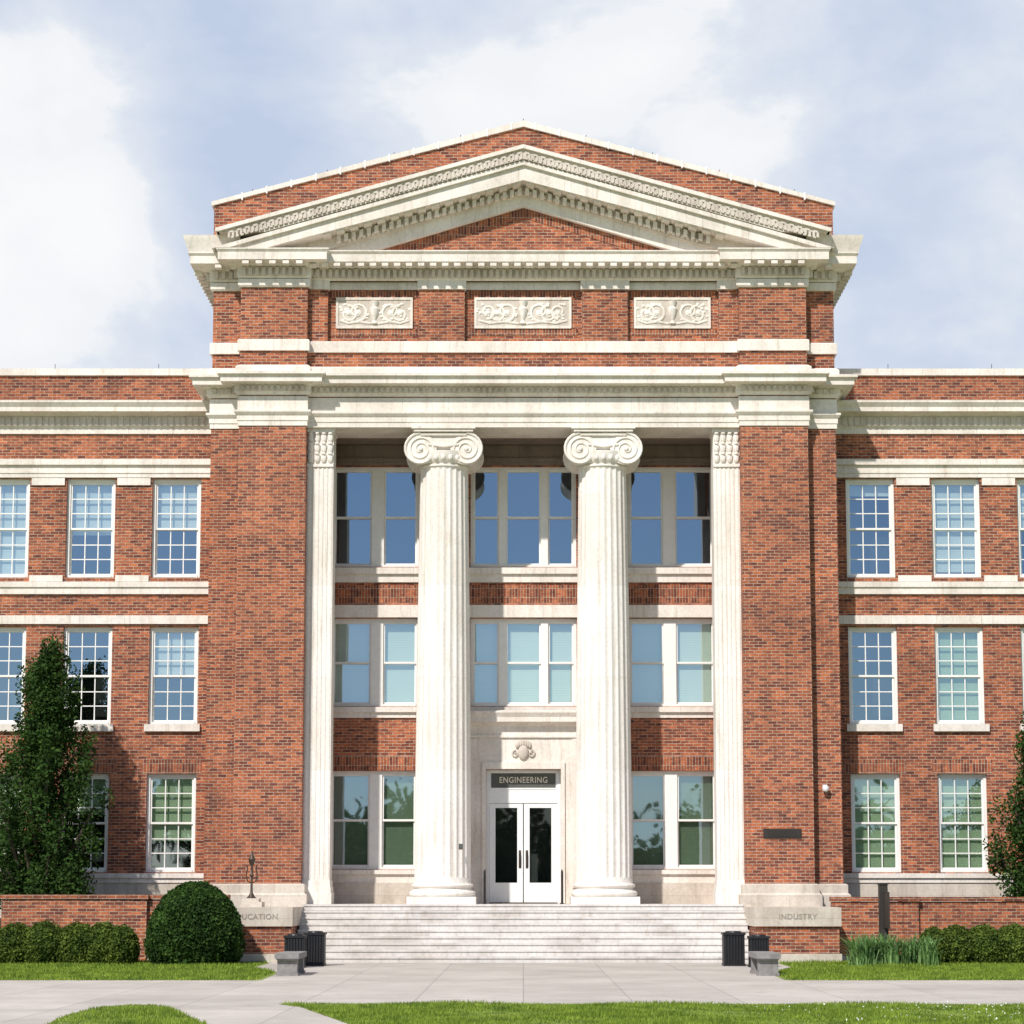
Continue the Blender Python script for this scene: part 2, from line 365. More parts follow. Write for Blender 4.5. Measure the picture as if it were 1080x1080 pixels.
# --- attic relief panels
rel=MB()
def spiral(mb,cx,cz,r0,turn,sgn,a0,Y,tr):
    pts=[];rd=[]
    n=22
    for i in range(n):
        f=i/(n-1); a=a0+sgn*turn*2*math.pi*f; r=r0*(1-.82*f); pts.append((cx+r*math.cos(a),Y,cz+r*math.sin(a))); rd.append(tr*(1-.45*f))
    mb.tube(pts,rd,6)
for off0,off1,in ((-50,49),(-197,-119),(117,194)):
    x0,x1=H(off0,330,.35),H(off1,330,.35)
    if off0>-50 or off1<0: 
        m_=H(157.0,330,.35)*(1 if off0>0 else -1); x0,x1=m_-.93,m_+.93
    z0,z1=Z(345,.35),Z(316,.35); cx=(x0+x1)/2; cz=(z0+z1)/2; w=x1-x0; h=z1-z0
    B['carved'].box(x0,x1,.32,.4,z0,z1)
    fr=.045
    s.box(x0-.03,x1+.03,.30,.36,z1-.02,z1+fr); s.box(x0-.03,x1+.03,.30,.36,z0-fr,z0+.02)
    s.box(x0-.04,x0+.02,.302,.36,z0-fr+.002,z1+fr-.002); s.box(x1-.02,x1+.04,.302,.36,z0-fr+.002,z1+fr-.002)
    B['soldier'].box(x0-.2,x1+.2,.335,.352,z1+.05,z1+.22)
    B['soldier'].box(x0-.2,x1+.2,.335,.352,z0-.22,z0-.05)
    rel.lathe(cx,.335,[(.02,z0+.06),(.09,z0+.08),(.04,z0+.16),(.10,cz-.02),(.13,cz+.1),(.07,cz+.16),(.12,z1-.06)],14)
    for sg in (-1,1):
        R=h*.36; k=2 if w<2 else 3
        for j in range(k):
            xx=cx+sg*(.17+R+(w/2-.2-R*1.1)*(j/(k)) )
            spiral(rel,xx,cz+(-.03 if j%2 else .03),R*(1-.12*j),1.4,sg*(1 if j%2 else -1),math.pi/2*(1 if j%2 else -1),.325,.04)
            rel.ellip((xx,.32,cz),(.07,.04,.07),8,6)
            for q in range(5):
                a=rng.uniform(0,6.28); rel.ellip((xx+math.cos(a)*R*1.05,.325,cz+math.sin(a)*R*.9),(.06,.03,.035),7,5)
        for q in range(7):
            rel.ellip((cx+sg*(w/2-.08-rng.uniform(0,.25)),.325,cz+rng.uniform(-.4,.4)*h*.8),(.05,.03,.04),7,5)
        rel.tube([(cx+sg*.1,.325,z0+.08),(cx+sg*w*.2,.32,z0+.13),(cx+sg*w*.35,.32,z0+.09),(cx+sg*w*.47,.325,z0+.16)],.03,6)
rel.obj('carved_scroll_relief','column',bld,True)

# --- windows ----------------------------------------------------
def window(x0,x1,z0,z1,Y,units=None,grid=None,bl=None,blm='blind',rail=.5,depth=.10):
    f=B['frame']; g=B['glass']; fw=.075
    ya,yb=Y+depth,Y+depth+.16
    f.box(x0,x0+fw,ya,yb,z0,z1); f.box(x1-fw,x1,ya,yb,z0,z1)
    f.box(x0+fw,x1-fw,ya-.02,yb,z0,z0+.07); f.box(x0+fw,x1-fw,ya,yb,z1-.08,z1)
    units=units or [(x0+fw,x1-fw)]
    units=[(max(a,x0+fw),min(c,x1-fw)) for a,c in units]
    for i in range(len(units)-1): 
        a=units[i][1]; c=units[i+1][0]
        f.box(a,c,ya-.01,yb,z0+.07,z1-.08)
    for ui,(a,c) in enumerate(units):
        zz0,zz1=z0+.07,z1-.08; zr=zz0+(zz1-zz0)*rail
        for (p,q,yy) in ((zz0,zr+.02,ya+.085),(zr-.02,zz1,ya+.04)):
            sw=.045
            f.box(a,a+sw,yy,yy+.045,p,q); f.box(c-sw,c,yy,yy+.045,p,q)
            f.box(a+sw,c-sw,yy,yy+.045,p,p+.05); f.box(a+sw,c-sw,yy,yy+.045,q-.05,q)
            tl=rng.normal()*.004; tt=rng.normal()*.004   # panes are never perfectly plumb
            g.v+= [(a+sw,yy+.026+tl,p+.05),(c-sw,yy+.026-tl,p+.05),(c-sw,yy+.026-tl+tt,q-.05),(a+sw,yy+.026+tl+tt,q-.05)]; n=len(g.v)-4; g.f.append((n,n+1,n+2,n+3))
            if grid:
                gc,gr=grid
                for i in range(1,gc): xm=a+sw+(c-a-2*sw)*i/gc; f.box(xm-.013,xm+.013,yy+.004,yy+.044,p+.05,q-.05)
                for i in range(1,gr): zm=p+.05+(q-p-.1)*i/gr; f.box(a+sw,c-sw,yy+.006,yy+.042,zm-.013,zm+.013)
        if bl:
            fb=bl if not hasattr(bl,'__len__') else bl[ui]
            if fb<.98: fb+=rng.uniform(-.015,.01)
            if fb>0.03: B[blm].box(a-.03,c+.03,yb+.02,yb+.03,max(z0+.08,zz1-fb*(zz1-zz0)),z1-.03)
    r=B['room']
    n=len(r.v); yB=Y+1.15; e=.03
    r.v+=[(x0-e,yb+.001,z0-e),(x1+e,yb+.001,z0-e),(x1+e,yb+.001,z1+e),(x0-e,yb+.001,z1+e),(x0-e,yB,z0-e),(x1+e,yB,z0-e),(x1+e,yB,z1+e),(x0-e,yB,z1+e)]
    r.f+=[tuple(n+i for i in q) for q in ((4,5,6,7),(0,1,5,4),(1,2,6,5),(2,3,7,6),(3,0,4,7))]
def wall(mb,x0,x1,z0,z1,Y,Yb,holes):
    xs=sorted({x0,x1,*[h[0] for h in holes],*[h[1] for h in holes]}); zs_=sorted({z0,z1,*[h[2] for h in holes],*[h[3] for h in holes]})
    for j in range(len(zs_)-1):
        zc_=(zs_[j]+zs_[j+1])/2; run=None
        for i in range(len(xs)-1):
            xc=(xs[i]+xs[i+1])/2
            inside=any(h[0]<xc<h[1] and h[2]<zc_<h[3] for h in holes)
            if not inside:
                if run is None: run=xs[i]
            if (inside or i==len(xs)-2) and run is not None:
                e=xs[i] if inside else xs[i+1]; mb.box(run,e,Y,Yb,zs_[j],zs_[j+1]); run=None
# recess wall
YR=2.4
def HR(d,py=650): return H(d,py,YR)
sx0,sx1=HR(110),HR(203.5); cx1=HR(56)
rows=[(Z(598,YR),Z(492,YR)),(Z(745,YR),Z(652,YR)),(Z(917,YR),Z(813,YR))]
holes=[]
for i,(a,c) in enumerate(rows):
    holes+=[(sx0,sx1,a,c),(-sx1,-sx0,a,c)]
    if i<2: holes.append((-cx1,cx1,a,c))
dz1=Z(812,2.4); dX=HR(39.5,880)
holes.append((-dX,dX,FL,dz1))
wall(b,-5.43,5.43,FL-.2,z450+.1,YR,YR+.3,holes)
mu=[(HR(110),HR(148)),(HR(161),HR(203.5))]
mun=[(-c,-a) for a,c in reversed(mu)]
cu=[(-HR(53),-HR(26)),(-HR(18.5),HR(18.5)),(HR(26),HR(53))]
for i,(a,c) in enumerate(rows):
    blm=['blindw','blind','blindd'][i]
    if i==0: bls=([.02,.02],[.02,.02],[.02,.02,.02])
    if i==1: bls=([.995,.995],[.995,.995],[.995,.995,.995])
    if i==2: bls=([.99,.99],[.99,.99],None)
    window(-sx1,-sx0,a,c,YR,mun,None,bls[0],blm); window(sx0,sx1,a,c,YR,mu,None,bls[1],blm)
    if i<2: window(-cx1,cx1,a,c,YR,cu,None,bls[2],blm)
def rb(p0,p1,proud,x0=0,x1=4.98,mb=s,steps=True):
    z1,z0=Z(p0,YR-proud),Z(p1,YR-proud)
    if x0==0: mb.box(-x1,x1,YR-proud,YR+.02,z0,z1)
    else: mb.sbox(x0,x1,YR-proud,YR+.02,z0,z1)
rb(598.5,605,.12); rb(605,614,.05); rb(638,651,.05); rb(745.5,751,.12,HR(60)); rb(751,757,.05,HR(60)); rb(917.5,922,.12,HR(60)); rb(922,931,.05,HR(60))
rb(931,958,.10,HR(60),mb=B['stoned'])
rb(617,636,.004,mb=B['soldier']); rb(797,812.5,.004,HR(60),mb=B['soldier'])
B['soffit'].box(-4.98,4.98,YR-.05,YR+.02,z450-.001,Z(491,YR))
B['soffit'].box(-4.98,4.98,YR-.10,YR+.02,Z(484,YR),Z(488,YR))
b.sbox(4.98,5.44,.9,YR+.01,FL,z450); 
B['stoned'].box(-5.425,5.425,-1.05,YR+.3,0,FL)   # porch floor slab
# --- portal
YP=YR-.22
px=HR(58,880); pj=HR(39.5,880); zp=Z(778,YP)
s.sbox(pj,px,YP,YR+.02,FL,zp); s.box(-pj,pj,YP+.001,YR+.02,Z(811,YP),zp)
s.sbox(pj,pj+.1,YP-.05,YP+.01,FL,Z(806,YP)); s.box(-pj-.1,pj+.1,YP-.052,YP+.01,Z(811,YP),Z(804,YP))
s.sbox(px-.16,px-.04,YP-.04,YP+.01,FL+.4,zp-.03)
zz=Z(766,YP)
s.box(-px,px,YP+.02,YR+.02,zp,zz)
s.sweep([(0,zp),(.05,zp),(.05,zp+.06),(.0,zp+.07),(0,zz),(.08,zz+.05),(.24,zz+.10),(.24,zz+.22),(.30,zz+.33),(.30,zz+.37),(0,zz+.42)],[(-px,YR+.02),(-px,YP),(px,YP),(px,YR+.02)])
s.box(-px,px,YR-.06,YR+.02,zz+.36,Z(745.6,YR-.06)-.0)
ca=MB(); cz=Z(793,YP)
ca.ellip((0,YP-.02,cz-.02),(.14,.07,.2),16,10)
for a in range(-3,4): 
    an=a*.32; ca.ellip((math.sin(an)*.2,YP-.02,cz+.1+math.cos(an)*.12),(.045,.05,.09),8,6)
for sg in(-1,1): spiral(ca,sg*.2,cz-.05,.1,1.2,-sg,1.57,YP-.03,.025); 
ca.obj('portal_cartouche','carved',bld,True)
# door set
YD=YR+.12; dr=MB()
dr.sbox(dX-.09,dX,YD-.04,YD+.12,FL,dz1); dr.box(-dX+.09,dX-.09,YD-.04,YD+.12,dz1-.08,dz1)
zs0,zs1=Z(831,YD),Z(815,YD); zd=Z(847,YD)
dr.box(-dX+.09,dX-.09,YD-.02,YD+.12,zd,zs0-.02)
dr.sbox(dX-.20,dX-.09,YD-.015,YD+.1,zs0-.02,dz1-.08)
xs_=H(34,880,YD)
dr.box(-xs_-.05,xs_+.05,YD-.035,YD,zs0-.04,zs0); dr.box(-xs_-.05,xs_+.05,YD-.035,YD,zs1,zs1+.04)
lx=dX-.09
gl=MB()
for sg in (-1,1):
    a,c=(.012,lx-.005) if sg>0 else (-lx+.005,-.012)
    g0,g1=H(6.5,880,YD)+0,H(29.5,880,YD)
    g0,g1=(g0,g1) if sg>0 else (-g1,-g0)
    zg0,zg1=Z(931,YD),Z(852,YD)
    y0,y1=YD,YD+.05
    dr.box(a,g0,y0,y1,FL+.03,zd-.01); dr.box(g1,c,y0,y1,FL+.03,zd-.01)
    dr.box(g0,g1,y0,y1,FL+.03,zg0); dr.box(g0,g1,y0,y1,zg1,zd-.01)
    n=len(gl.v); gl.v+=[(g0,y0+.02,zg0),(g1,y0+.02,zg0),(g1,y0+.02,zg1),(g0,y0+.02,zg1)]; gl.f.append((n,n+1,n+2,n+3))
gl.obj('door_glass','doorglass',bld)
dr.obj('entrance_doors','white',bld)
dk=MB()
for sg in (-1,1):
    dk.tube([(sg*.09,YD-.01,FL+.95),(sg*.09,YD-.06,FL+.98),(sg*.09,YD-.06,FL+1.28),(sg*.09,YD-.01,FL+1.31)],.014,6)
    dk.box(sg*.09-.03,sg*.09+.03,YD-.012,YD+.001,FL+.9,FL+1.36)
dk.box(-lx,lx,YD-.06,YD+.05,FL+.001,FL+.028)
dk.obj('door_hardware','bronze',bld)
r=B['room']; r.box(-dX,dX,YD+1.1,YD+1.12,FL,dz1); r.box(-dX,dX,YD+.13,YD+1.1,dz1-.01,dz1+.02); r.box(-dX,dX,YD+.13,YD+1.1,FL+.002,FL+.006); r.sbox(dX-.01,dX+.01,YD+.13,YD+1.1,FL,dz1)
sg_=MB(); sg_.box(-xs_,xs_,YD-.03,YD+.05,zs0,zs1); sg_.obj('entrance_sign','sign',bld)
def text(txt,x,y,z,size,mat,name,par,sx=1.0):
    cu_=bpy.data.curves.new(name,'FONT'); cu_.body=txt; cu_.size=size; cu_.align_x='CENTER'; cu_.align_y='CENTER'; cu_.extrude=.004; cu_.space_character=1.1; cu_.offset=.003
    o=bpy.data.objects.new(name,cu_); bpy.context.scene.collection.objects.link(o); o.rotation_euler=(math.pi/2,0,0); o.location=(x,y,z); o.scale=(sx,1,1); cu_.materials.append(M[mat]); o.parent=par
text('ENGINEERING',0,YD-.036,(zs0+zs1)/2,.215,'gold','sign_letters',bld,.84)

# --- columns
def fl(a):
    k=(a*24/(2*math.pi))%1.0
    e=.18
    if k<e: return 1.0
    u=(k-e)/(1-e); return 1-.042*math.sin(math.pi*u)**.7
cxm=H(84.3,700,.75)
CB=FL+.02
for sgn in (-1,1):
    C=empty('ionic_column'); C.parent=bld
    x=sgn*cxm; cy=.78
    zt0=Z(488,.2); zb0=CB+.52
    pr=[]
    for i in range(15):
        f=i/14; r=.70-(.70-.605)*(f**1.5); pr.append((r,zb0+.1+(zt0-zb0-.2)*f))
    m=MB(); m.lathe(x,cy,pr,24*8,fl); m.obj('fluted_shaft','column',C,True)
    m=MB()
    m.box(x-.84,x+.84,cy-.84,cy+.84,FL,CB+.16)
    P=[(.80,CB+.16)]
    for i in range(9): a=-math.pi/2+math.pi*i/8; P.append((.765+.06*math.cos(a),CB+.235+.07*math.sin(a)))
    P+=[(.75,CB+.32),(.71,CB+.35),(.71,CB+.38)]
    for i in range(7): a=-math.pi/2+math.pi*i/6; P.append((.725+.045*math.cos(a),CB+.43+.045*math.sin(a)))
    P+=[(.71,CB+.50),(.705,zb0+.11)]
    m.lathe(x,cy,P,48); m.obj('attic_base','column',C,True)
    m=MB()
    m.lathe(x,cy,[(.59,zt0-.15),(.60,zt0-.10),(.64,zt0-.08),(.64,zt0-.04),(.60,zt0-.02),(.64,zt0+.02),(.70,zt0+.10),(.72,zt0+.3)],48)
    za=z450; 
    m.box(x-.80,x+.80,cy-.72,cy+.70,za-.07,za-.004); m.box(x-.74,x+.74,cy-.68,cy+.66,za-.14,za-.0701)
    vz=Z(473,.1); vr=.40; vx=.575
    zt_=vz+vr
    m.box(x-vx,x+vx,cy-.575,cy+.555,zt_-.38,max(zt_,za-.1401)-.002)
    for sv in (-1,1):
        nseg=9; 
        rr=[(vr*(.78+.22*abs(2*i/(nseg-1)-1)**2)) for i in range(nseg)]
        ys=[cy-.60+1.18*i/(nseg-1) for i in range(nseg)]
        m.tube([(x+sv*vx,y_,vz) for y_ in ys],rr,32)
        for yv in (cy-.61,cy+.59):
            pts=[];rd=[]
            for i in range(60):
                f=i/59; a=math.pi/2-sv*2*math.pi*2.6*f*1; r_=(vr-.03)*(1-f)**.85+.045
                pts.append((x+sv*vx+r_*math.cos(a),yv,vz+r_*math.sin(a))); rd.append(.034*(1-.5*f))
            m.tube(pts,rd,6); m.ellip((x+sv*vx,yv,vz),(.06,.05,.06))
    for yv in (cy-.61,cy+.59):
        m.tube([(x-vx,yv,vz+vr-.03),(x+vx,yv,vz+vr-.03)],.034,6)
        m.tube([(x-vx+.2,yv,vz+.12),(x,yv,vz+.07),(x+vx-.2,yv,vz+.12)],.03,6)
    for i in range(24):
        a=2*math.pi*i/24; m.ellip((x+.69*math.cos(a),cy+.69*math.sin(a),zt0+.12),(.06,.06,.085),8,6)
    m.obj('volute_capital','column',C,True)
kp=MB(); kx=H(-66,893,.1); kz=Z(893,.1); kp.box(kx-.05,kx+.05,.06,.12,kz-.07,kz+.07); kp.box(kx-.035,kx+.035,.05,.06,kz-.03,kz+.05); kp.obj('column_notice','sign',bld)
# --- pilasters
pl=MB()
for sg in (-1,1):
    x0,x1=4.77,5.429
    if sg<0: x0,x1=-x1,-x0
    zt0=Z(490,.3)
    pl.box(x0,x1,.36,1.02,FL,z450-.0)
    n=5; w=(x1-x0)
    for i in range(n+1): 
        xx=x0+.03+(w-.06-.05)*i/n; pl.box(xx,xx+.05,.345,.37,FL+.62,zt0-.05)
    pl.box(x0-.02 if sg<0 else x0,x1,.315,.4,zt0-.05,zt0+.02)
    pl.box(x0-.06,x1+.06,.27,1.04,FL,FL+.28); pl.box(x0-.04,x1+.04,.29,1.035,FL+.28,FL+.42); pl.box(x0-.02,x1+.02,.31,1.03,FL+.42,FL+.58)
    pl.box(x0-.03,x1+.03,.28,1.05,z450-.12,z450-.003)
    for row in range(3):
        for i in range(4):
            xx=x0+w*(i+.5)/4; zz_=zt0+.08+row*.26
            pl.ellip((xx,.335,zz_+.1),(.075,.05,.13),8,6); pl.ellip((xx,.30,zz_+.2),(.06,.045,.04),8,6)
pl.obj('corner_pilasters','column',bld)

# --- wings
YW=1.6; XE=21.2
def WZ(py,y=YW): return Z(py,y)
wr=[(WZ(609),WZ(505)),(WZ(764),WZ(661)),(WZ(920),WZ(816))]
cen=[8.91+2.2*i for i in range(6)]
hw=.625
bmap={-1:{0:[(.5,'blindw'),(.55,'blindw'),(.99,'blindw'),(.6,'blindw'),(.5,'blindw'),(.5,'blindw')],
          1:[(.5,'blindw'),(.0,'blindw'),(.0,'blindw'),(.5,'blindw'),(.3,'blindw'),(0,'blind')],
          2:[(.68,'blindg'),(.4,'blindg'),(.5,'blindg'),(.5,'blindg'),(.9,'blindg'),(.5,'blindg')]},
      1:{0:[(.14,'blindw'),(.96,'blindw'),(.5,'blindw'),(.5,'blindw'),(.5,'blindw'),(.5,'blindw')],
         1:[(.0,'blindw'),(.99,'blindg'),(.6,'blind'),(.5,'blindw'),(.5,'blindw'),(.5,'blindw')],
         2:[(.99,'blindg'),(.99,'blindg'),(.97,'blindg'),(.5,'blindg'),(.5,'blindg'),(.5,'blindg')]}}
for sg in (-1,1):
    hs=[]
    for c in cen:
        for z0,z1 in wr: hs.append((sg*c-hw,sg*c+hw,z0,z1))
    xa,xb=(XO-.01,XE) if sg>0 else (-XE,-XO+.01)
    wall(b,xa,xb,0,WZ(458),YW,YW+.35,hs)
    for i,c in enumerate(cen):
        for ri,(z0,z1) in enumerate(wr):
            f_,mt=bmap[sg][ri][i]
            window(sg*c-hw,sg*c+hw,z0,z1,YW,None,(3,3),[f_+.001],mt)
            if ri==1:
                s.box(sg*c-hw-.08,sg*c+hw+.08,YW-.09,YW+.1,WZ(771.5),z0)
            if ri==2:
                B['soldier'].box(sg*c-hw-.14,sg*c+hw+.14,YW-.004,YW+.02,z1,WZ(801))
        x0_=sg*(c+hw+.05); x1_=sg*(c+2.2-hw-.05)
        if i<len(cen)-1:
            s.box(x0_,x1_,YW-.05,YW+.02,WZ(512),WZ(504.5)); s.box(x0_,x1_,YW-.045,YW+.02,WZ(613.5),WZ(607))
    def wb(p0,p1,pr,mb=s): mb.box(xa,xb,YW-pr,YW+.03,Z(p1,YW-pr),Z(p0,YW-pr))
    wb(613.5,619,.10); wb(619,626.5,.06); wb(649,658,.06); wb(921,926,.12); wb(926,931,.07)
    wb(931,1000,.04,B['stoned']) 
    wb(490,503.5,.05); wb(484,490,.12); wb(497,499,.07)
    pth=[(xa,YW),(xb,YW)]
    za_=WZ(458); zb_=WZ(450); zc_=WZ(439,1.4); ze=Z(422,1.1)
    s.sweep([(0,za_),(.05,za_),(.05,zb_-.05),(.09,zb_),(.09,zc_),(.30,zc_+.06),(.42,zc_+.08),(.42,ze-.16),(.50,ze-.05),(.50,ze),(-.3,ze+.12)],pth)
    dentils(B['carved'],pth,zb_,zc_,.09,.14,.09,.07)
    b_=B['brickd']; zt1=Z(396,1.75)
    b_.box(xa,xb,1.78,2.1,ze-.1,zt1); s.box(xa,xb,1.72,2.16,zt1,Z(388.5,1.7))
    b.box(xa,xb,3.2,13,0,za_); B['roof'].box(xa,xb,2.1,13,za_,ze)
    b.box(sg*(XE-.3),sg*XE,YW+.002,3.3,0,za_-.002)
    rd_=MB()
    for i in range(5): rd_.tube([(sg*(9.5+2.7*i),1.95,Z(388.5,1.7)-.02),(sg*(9.5+2.7*i),1.95,Z(388.5,1.7)+.18)],.008,5)
    rd_.obj('lightning_rods','bronze',bld)
for k_,mb in B.items():
    nm={'brick':'brick_walls','soldier':'soldier_course_bricks','brickd':'parapet_brickwork','stone':'limestone_trim','carved':'carved_mouldings','stoned':'stone_base','soffit':'porch_soffit','frame':'window_frames','glass':'window_glass','blind':'pale_blinds','blindg':'green_blinds','blindw':'grey_blinds','blindd':'dark_blinds','room':'room_interiors','roof':'roof'}[k_]
    mb.obj(nm,k_,bld)
pq=MB(); zq0,zq1=Z(884,0),Z(874,0); xq0,xq1=H(253,880),H(293,880)
pq.box(xq0,xq1,-.03,.0,zq0,zq1); pq.box(xq0+.03,xq1-.03,-.04,-.03,zq0+.03,zq1-.03)
for i in range(4): pq.box(xq0+.1,xq1-.1,-.046,-.04,zq0+.05+i*.038,zq0+.062+i*.038)
pq.obj('wall_plaque','post')
sc_=MB(); xc,zc2=H(318,832,.35),Z(832,.35); sc_.box(xc-.05,xc+.05,.3,.35,zc2-.02,zc2+.1); sc_.lathe(xc,.22,[(.02,zc2-.09),(.07,zc2-.05),(.085,zc2),(.085,zc2+.04),(.05,zc2+.06)],16)
sc_.obj('security_camera','white')

# ================================================================ STEPS / TERRACE
st=MB(); ns=9; rise=FL/ns; run=.30; y0=-1.1
XS=5.24
for i in range(ns):
    zt1=FL-i*rise+ .004*(i==0); yf=y0-run*i
    st.box(-XS,XS,yf-.025,yf+run+.0,zt1-.045,zt1) ; st.box(-XS,XS,yf,yf+run-.03,max(0,zt1-rise),zt1-.046)
st.obj('stone_staircase','granite')
for sg,txt in ((-1,'EDUCATION'),(1,'INDUSTRY')):
    e=empty('inscribed_stair_pedestal')
    x0,x1=(XS+.003,H(335 if sg>0 else 309,965,-3.3))
    if sg<0: x0,x1=-x1,-x0
    ztp=Z(957,-3.3); zs1_=Z(977,-3.3)
    m=MB(); m.box(x0,x1,-3.35,0.,zs1_,ztp); m.obj('limestone_block','stoned',e)
    m=MB(); m.box(x0+.04,x1-.04,-3.28,-.1,.2,zs1_); m.obj('brick_body','brick',e)
    m=MB(); m.box(x0,x1,-3.36,-.1,0,.2); m.obj('stone_plinth','stoned',e)
    text(txt,(x0+x1)/2+(-.15 if sg<0 else 0),-3.354,(ztp+zs1_)/2,.17,'letter','inscription',e,1)
tf=MB(); tf.box(-XE,-7.0,-1.7,YW,0.0,.95); tf.box(7.4,XE,-1.7,YW,0,.95); tf.obj('planting_bed_soil','soil')
def lowwall(x0,x1,yf,top,piers):
    e=empty('low_brick_wall'); m=MB(); m.box(x0,x1,yf,yf+.35,0,top-.11); 
    for p in piers: m.box(p-.17,p+.17,yf-.12,yf+.4,0,top-.11)
    m.obj('brick_courses','brick',e)
    m=MB(); m.box(x0-.03,x1+.03,yf-.04,yf+.39,top-.10,top)
    for p in piers: m.box(p-.21,p+.21,yf-.16,yf+.44,top-.1095,top+.004)
    m.obj('coping','brickd' ,e)
    m=MB(); m.box(x0,x1,yf-.05,yf+.02,0,.12); m.obj('footing','stoned',e)
KW=(D-2.0)/F
lowwall((6-CX)*KW,-6.93,-2.05,Z(943.5,-2),[(151-CX)*KW])
lowwall(H(335,965,-3.3)+.01,H(540,965,-2),-2.05,Z(946,-2),[(957-CX)*KW])
for sg in (-1,1):
    m=MB(); x=sg*H(41,930,.9); 
    m.tube([(x,.6,FL),(x,.6,FL+.72),(x,.66,FL+.8),(x,1.5,FL+.84),(x,1.56,FL+.78),(x,1.56,FL)],.02,8)
    m.tube([(x,.6,FL+.4),(x,1.56,FL+.42)],.012,6); m.lathe(x,.6,[(.05,FL),(.05,FL+.02)],10); m.lathe(x,1.56,[(.05,FL),(.05,FL+.02)],10)
    m.obj('door_handrail','black')
e=empty('bronze_ornament'); m=MB(); x=-H(286,930,-1.5); z0=Z(957,-3.3); y=-1.6
m.box(x-.28,x+.28,y-.28,y+.28,z0,z0+.12); m.box(x-.2,x+.2,y-.2,y+.2,z0+.12,z0+.2); m.obj('base_block','stoned',e)
m=MB(); m.lathe(x,y,[(.12,z0+.2),(.07,z0+.26),(.03,z0+.34),(.025,z0+.7),(.06,z0+.74),(.03,z0+.78),(.025,z0+.95),(.06,z0+1.02),(.085,z0+1.12),(.04,z0+1.2),(.01,z0+1.32)],16)
for sg in (-1,1): m.tube([(x,y,z0+.55),(x+sg*.10,y,z0+.6),(x+sg*.13,y,z0+.75),(x+sg*.10,y,z0+.9),(x+sg*.12,y,z0+.98)],.015,6)
m.obj('stem_and_arms','bronze',e,True)
def can(x,y,h=.72,w=.44):
    e=empty('trash_can'); m=MB(); r=w/2
    m.box(x-r+.03,x+r-.03,y-r+.03,y+r-.03,.06,h-.06)
    k=7
    for i in range(k):
        u=-r+w*(i+.5)/k
        for a,b_ in (((x+u-.02,x+u+.02),(y-r,y-r+.035)),((x+u-.02,x+u+.02),(y+r-.035,y+r)),((x-r,x-r+.035),(y+u-.02,y+u+.02)),((x+r-.035,x+r),(y+u-.02,y+u+.02))):
            m.box(a[0],a[1],b_[0],b_[1],.05,h-.05)
    m.box(x-r-.012,x+r+.012,y-r-.012,y+r+.012,0.004,.05); m.box(x-r-.02,x+r+.02,y-r-.02,y+r+.02,h-.05,h)
    m.lathe(x,y,[(r*.8,h),(r*.75,h+.03),(r*.45,h+.035),(r*.42,h-.02)],20)
    m.obj('slatted_bin','black',e)
def bench(x,y,l=1.5,w=.5):
    e=empty('concrete_bench'); m=MB()
    m.box(x-w/2,x+w/2,y-l/2,y+l/2,.33,.43); m.box(x-w/2+.03,x+w/2-.03,y-l/2+.02,y+l/2-.02,.305,.33); m.obj('seat_slab','concrete',e)
    m=MB()
    for yy in (y-l/2+.2,y+l/2-.2): m.box(x-w/2+.04,x+w/2-.04,yy-.1,yy+.1,0.004,.305); m.box(x-w/2+.02,x+w/2-.02,yy-.13,yy+.13,0.004,.06)
    m.obj('support_legs','concrete',e)
k=lambda px,y: (px-CX)/F*(D+y)
can(k(313.5,-6.3),-6.3,.68,.42); can(k(332.5,-5.7),-5.3,.72,.42)
can(k(774.5,-5.9),-5.3,.72,.45); can(k(793.5,-5.3),-6.1,.66,.40)
bench(k(308,-10.2),-10.0,1.5,.46); bench(k(805,-10.2),-10.0,1.5,.46)
e=empty('sign_post'); m=MB(); x=k(929,-4.2); y=-4.2
m.box(x-.09,x+.09,y-.1,y+.1,0,1.76); m.box(x-.11,x+.11,y-.12,y+.12,1.76,1.80); m.box(x-.14,x+.14,y-.14,y+.14,0,.06); m.obj('post','post',e)
m=MB(); m.box(x-.012,x+.012,y-.75,y-.1,.8,1.6); m.obj('sign_board','post',e)

# ================================================================ GROUND
def sheet(name,poly,z,mat):
    m=MB(); m.v=[(x,y,z) for x,y in poly]; m.f=[tuple(range(len(poly)))]; return m.obj(name,mat)
sheet('lawn',[(-2000,-2000),(2000,-2000),(2000,2000),(-2000,2000)],0,'lawn')
sheet('sidewalk',[(-60,-12.6),(-60,-36),(60,-36),(60,-12.6),(4.75,-12.6),(4.85,-9),(5.7,-6.2),(5.7,-3.3),(-5.7,-3.3),(-5.7,-6.2),(-4.85,-9),(-4.75,-12.6)],.004,'pave')
lr=[(-3.5,-20.55),(-3.1,-21.3),(-2.0,-25.4),(-.2,-31),(1,-36.1),(60,-36.1),(60,-20.9),(10,-20.75),(-3,-20.4)]
ll=[(-5.75,-25.4),(-5.95,-22.8),(-5.85,-21.3),(-5.6,-20.7),(-5.25,-20.75),(-4.9,-21.4),(-3.75,-25.4),(-2.2,-31),(-1,-36.1),(-5.3,-36.1)]
sheet('near_lawn',lr,.008,'lawn'); sheet('near_lawn',ll,.008,'lawn')
def inpoly(P,poly):
    x,y=P[:,0],P[:,1]; c=np.zeros(len(P),bool); j=len(poly)-1
    for i in range(len(poly)):
        xi,yi=poly[i]; xj,yj=poly[j]
        c^=((yi>y)!=(yj>y))&(x<(xj-xi)*(y-yi)/(yj-yi+1e-12)+xi); j=i
    return c
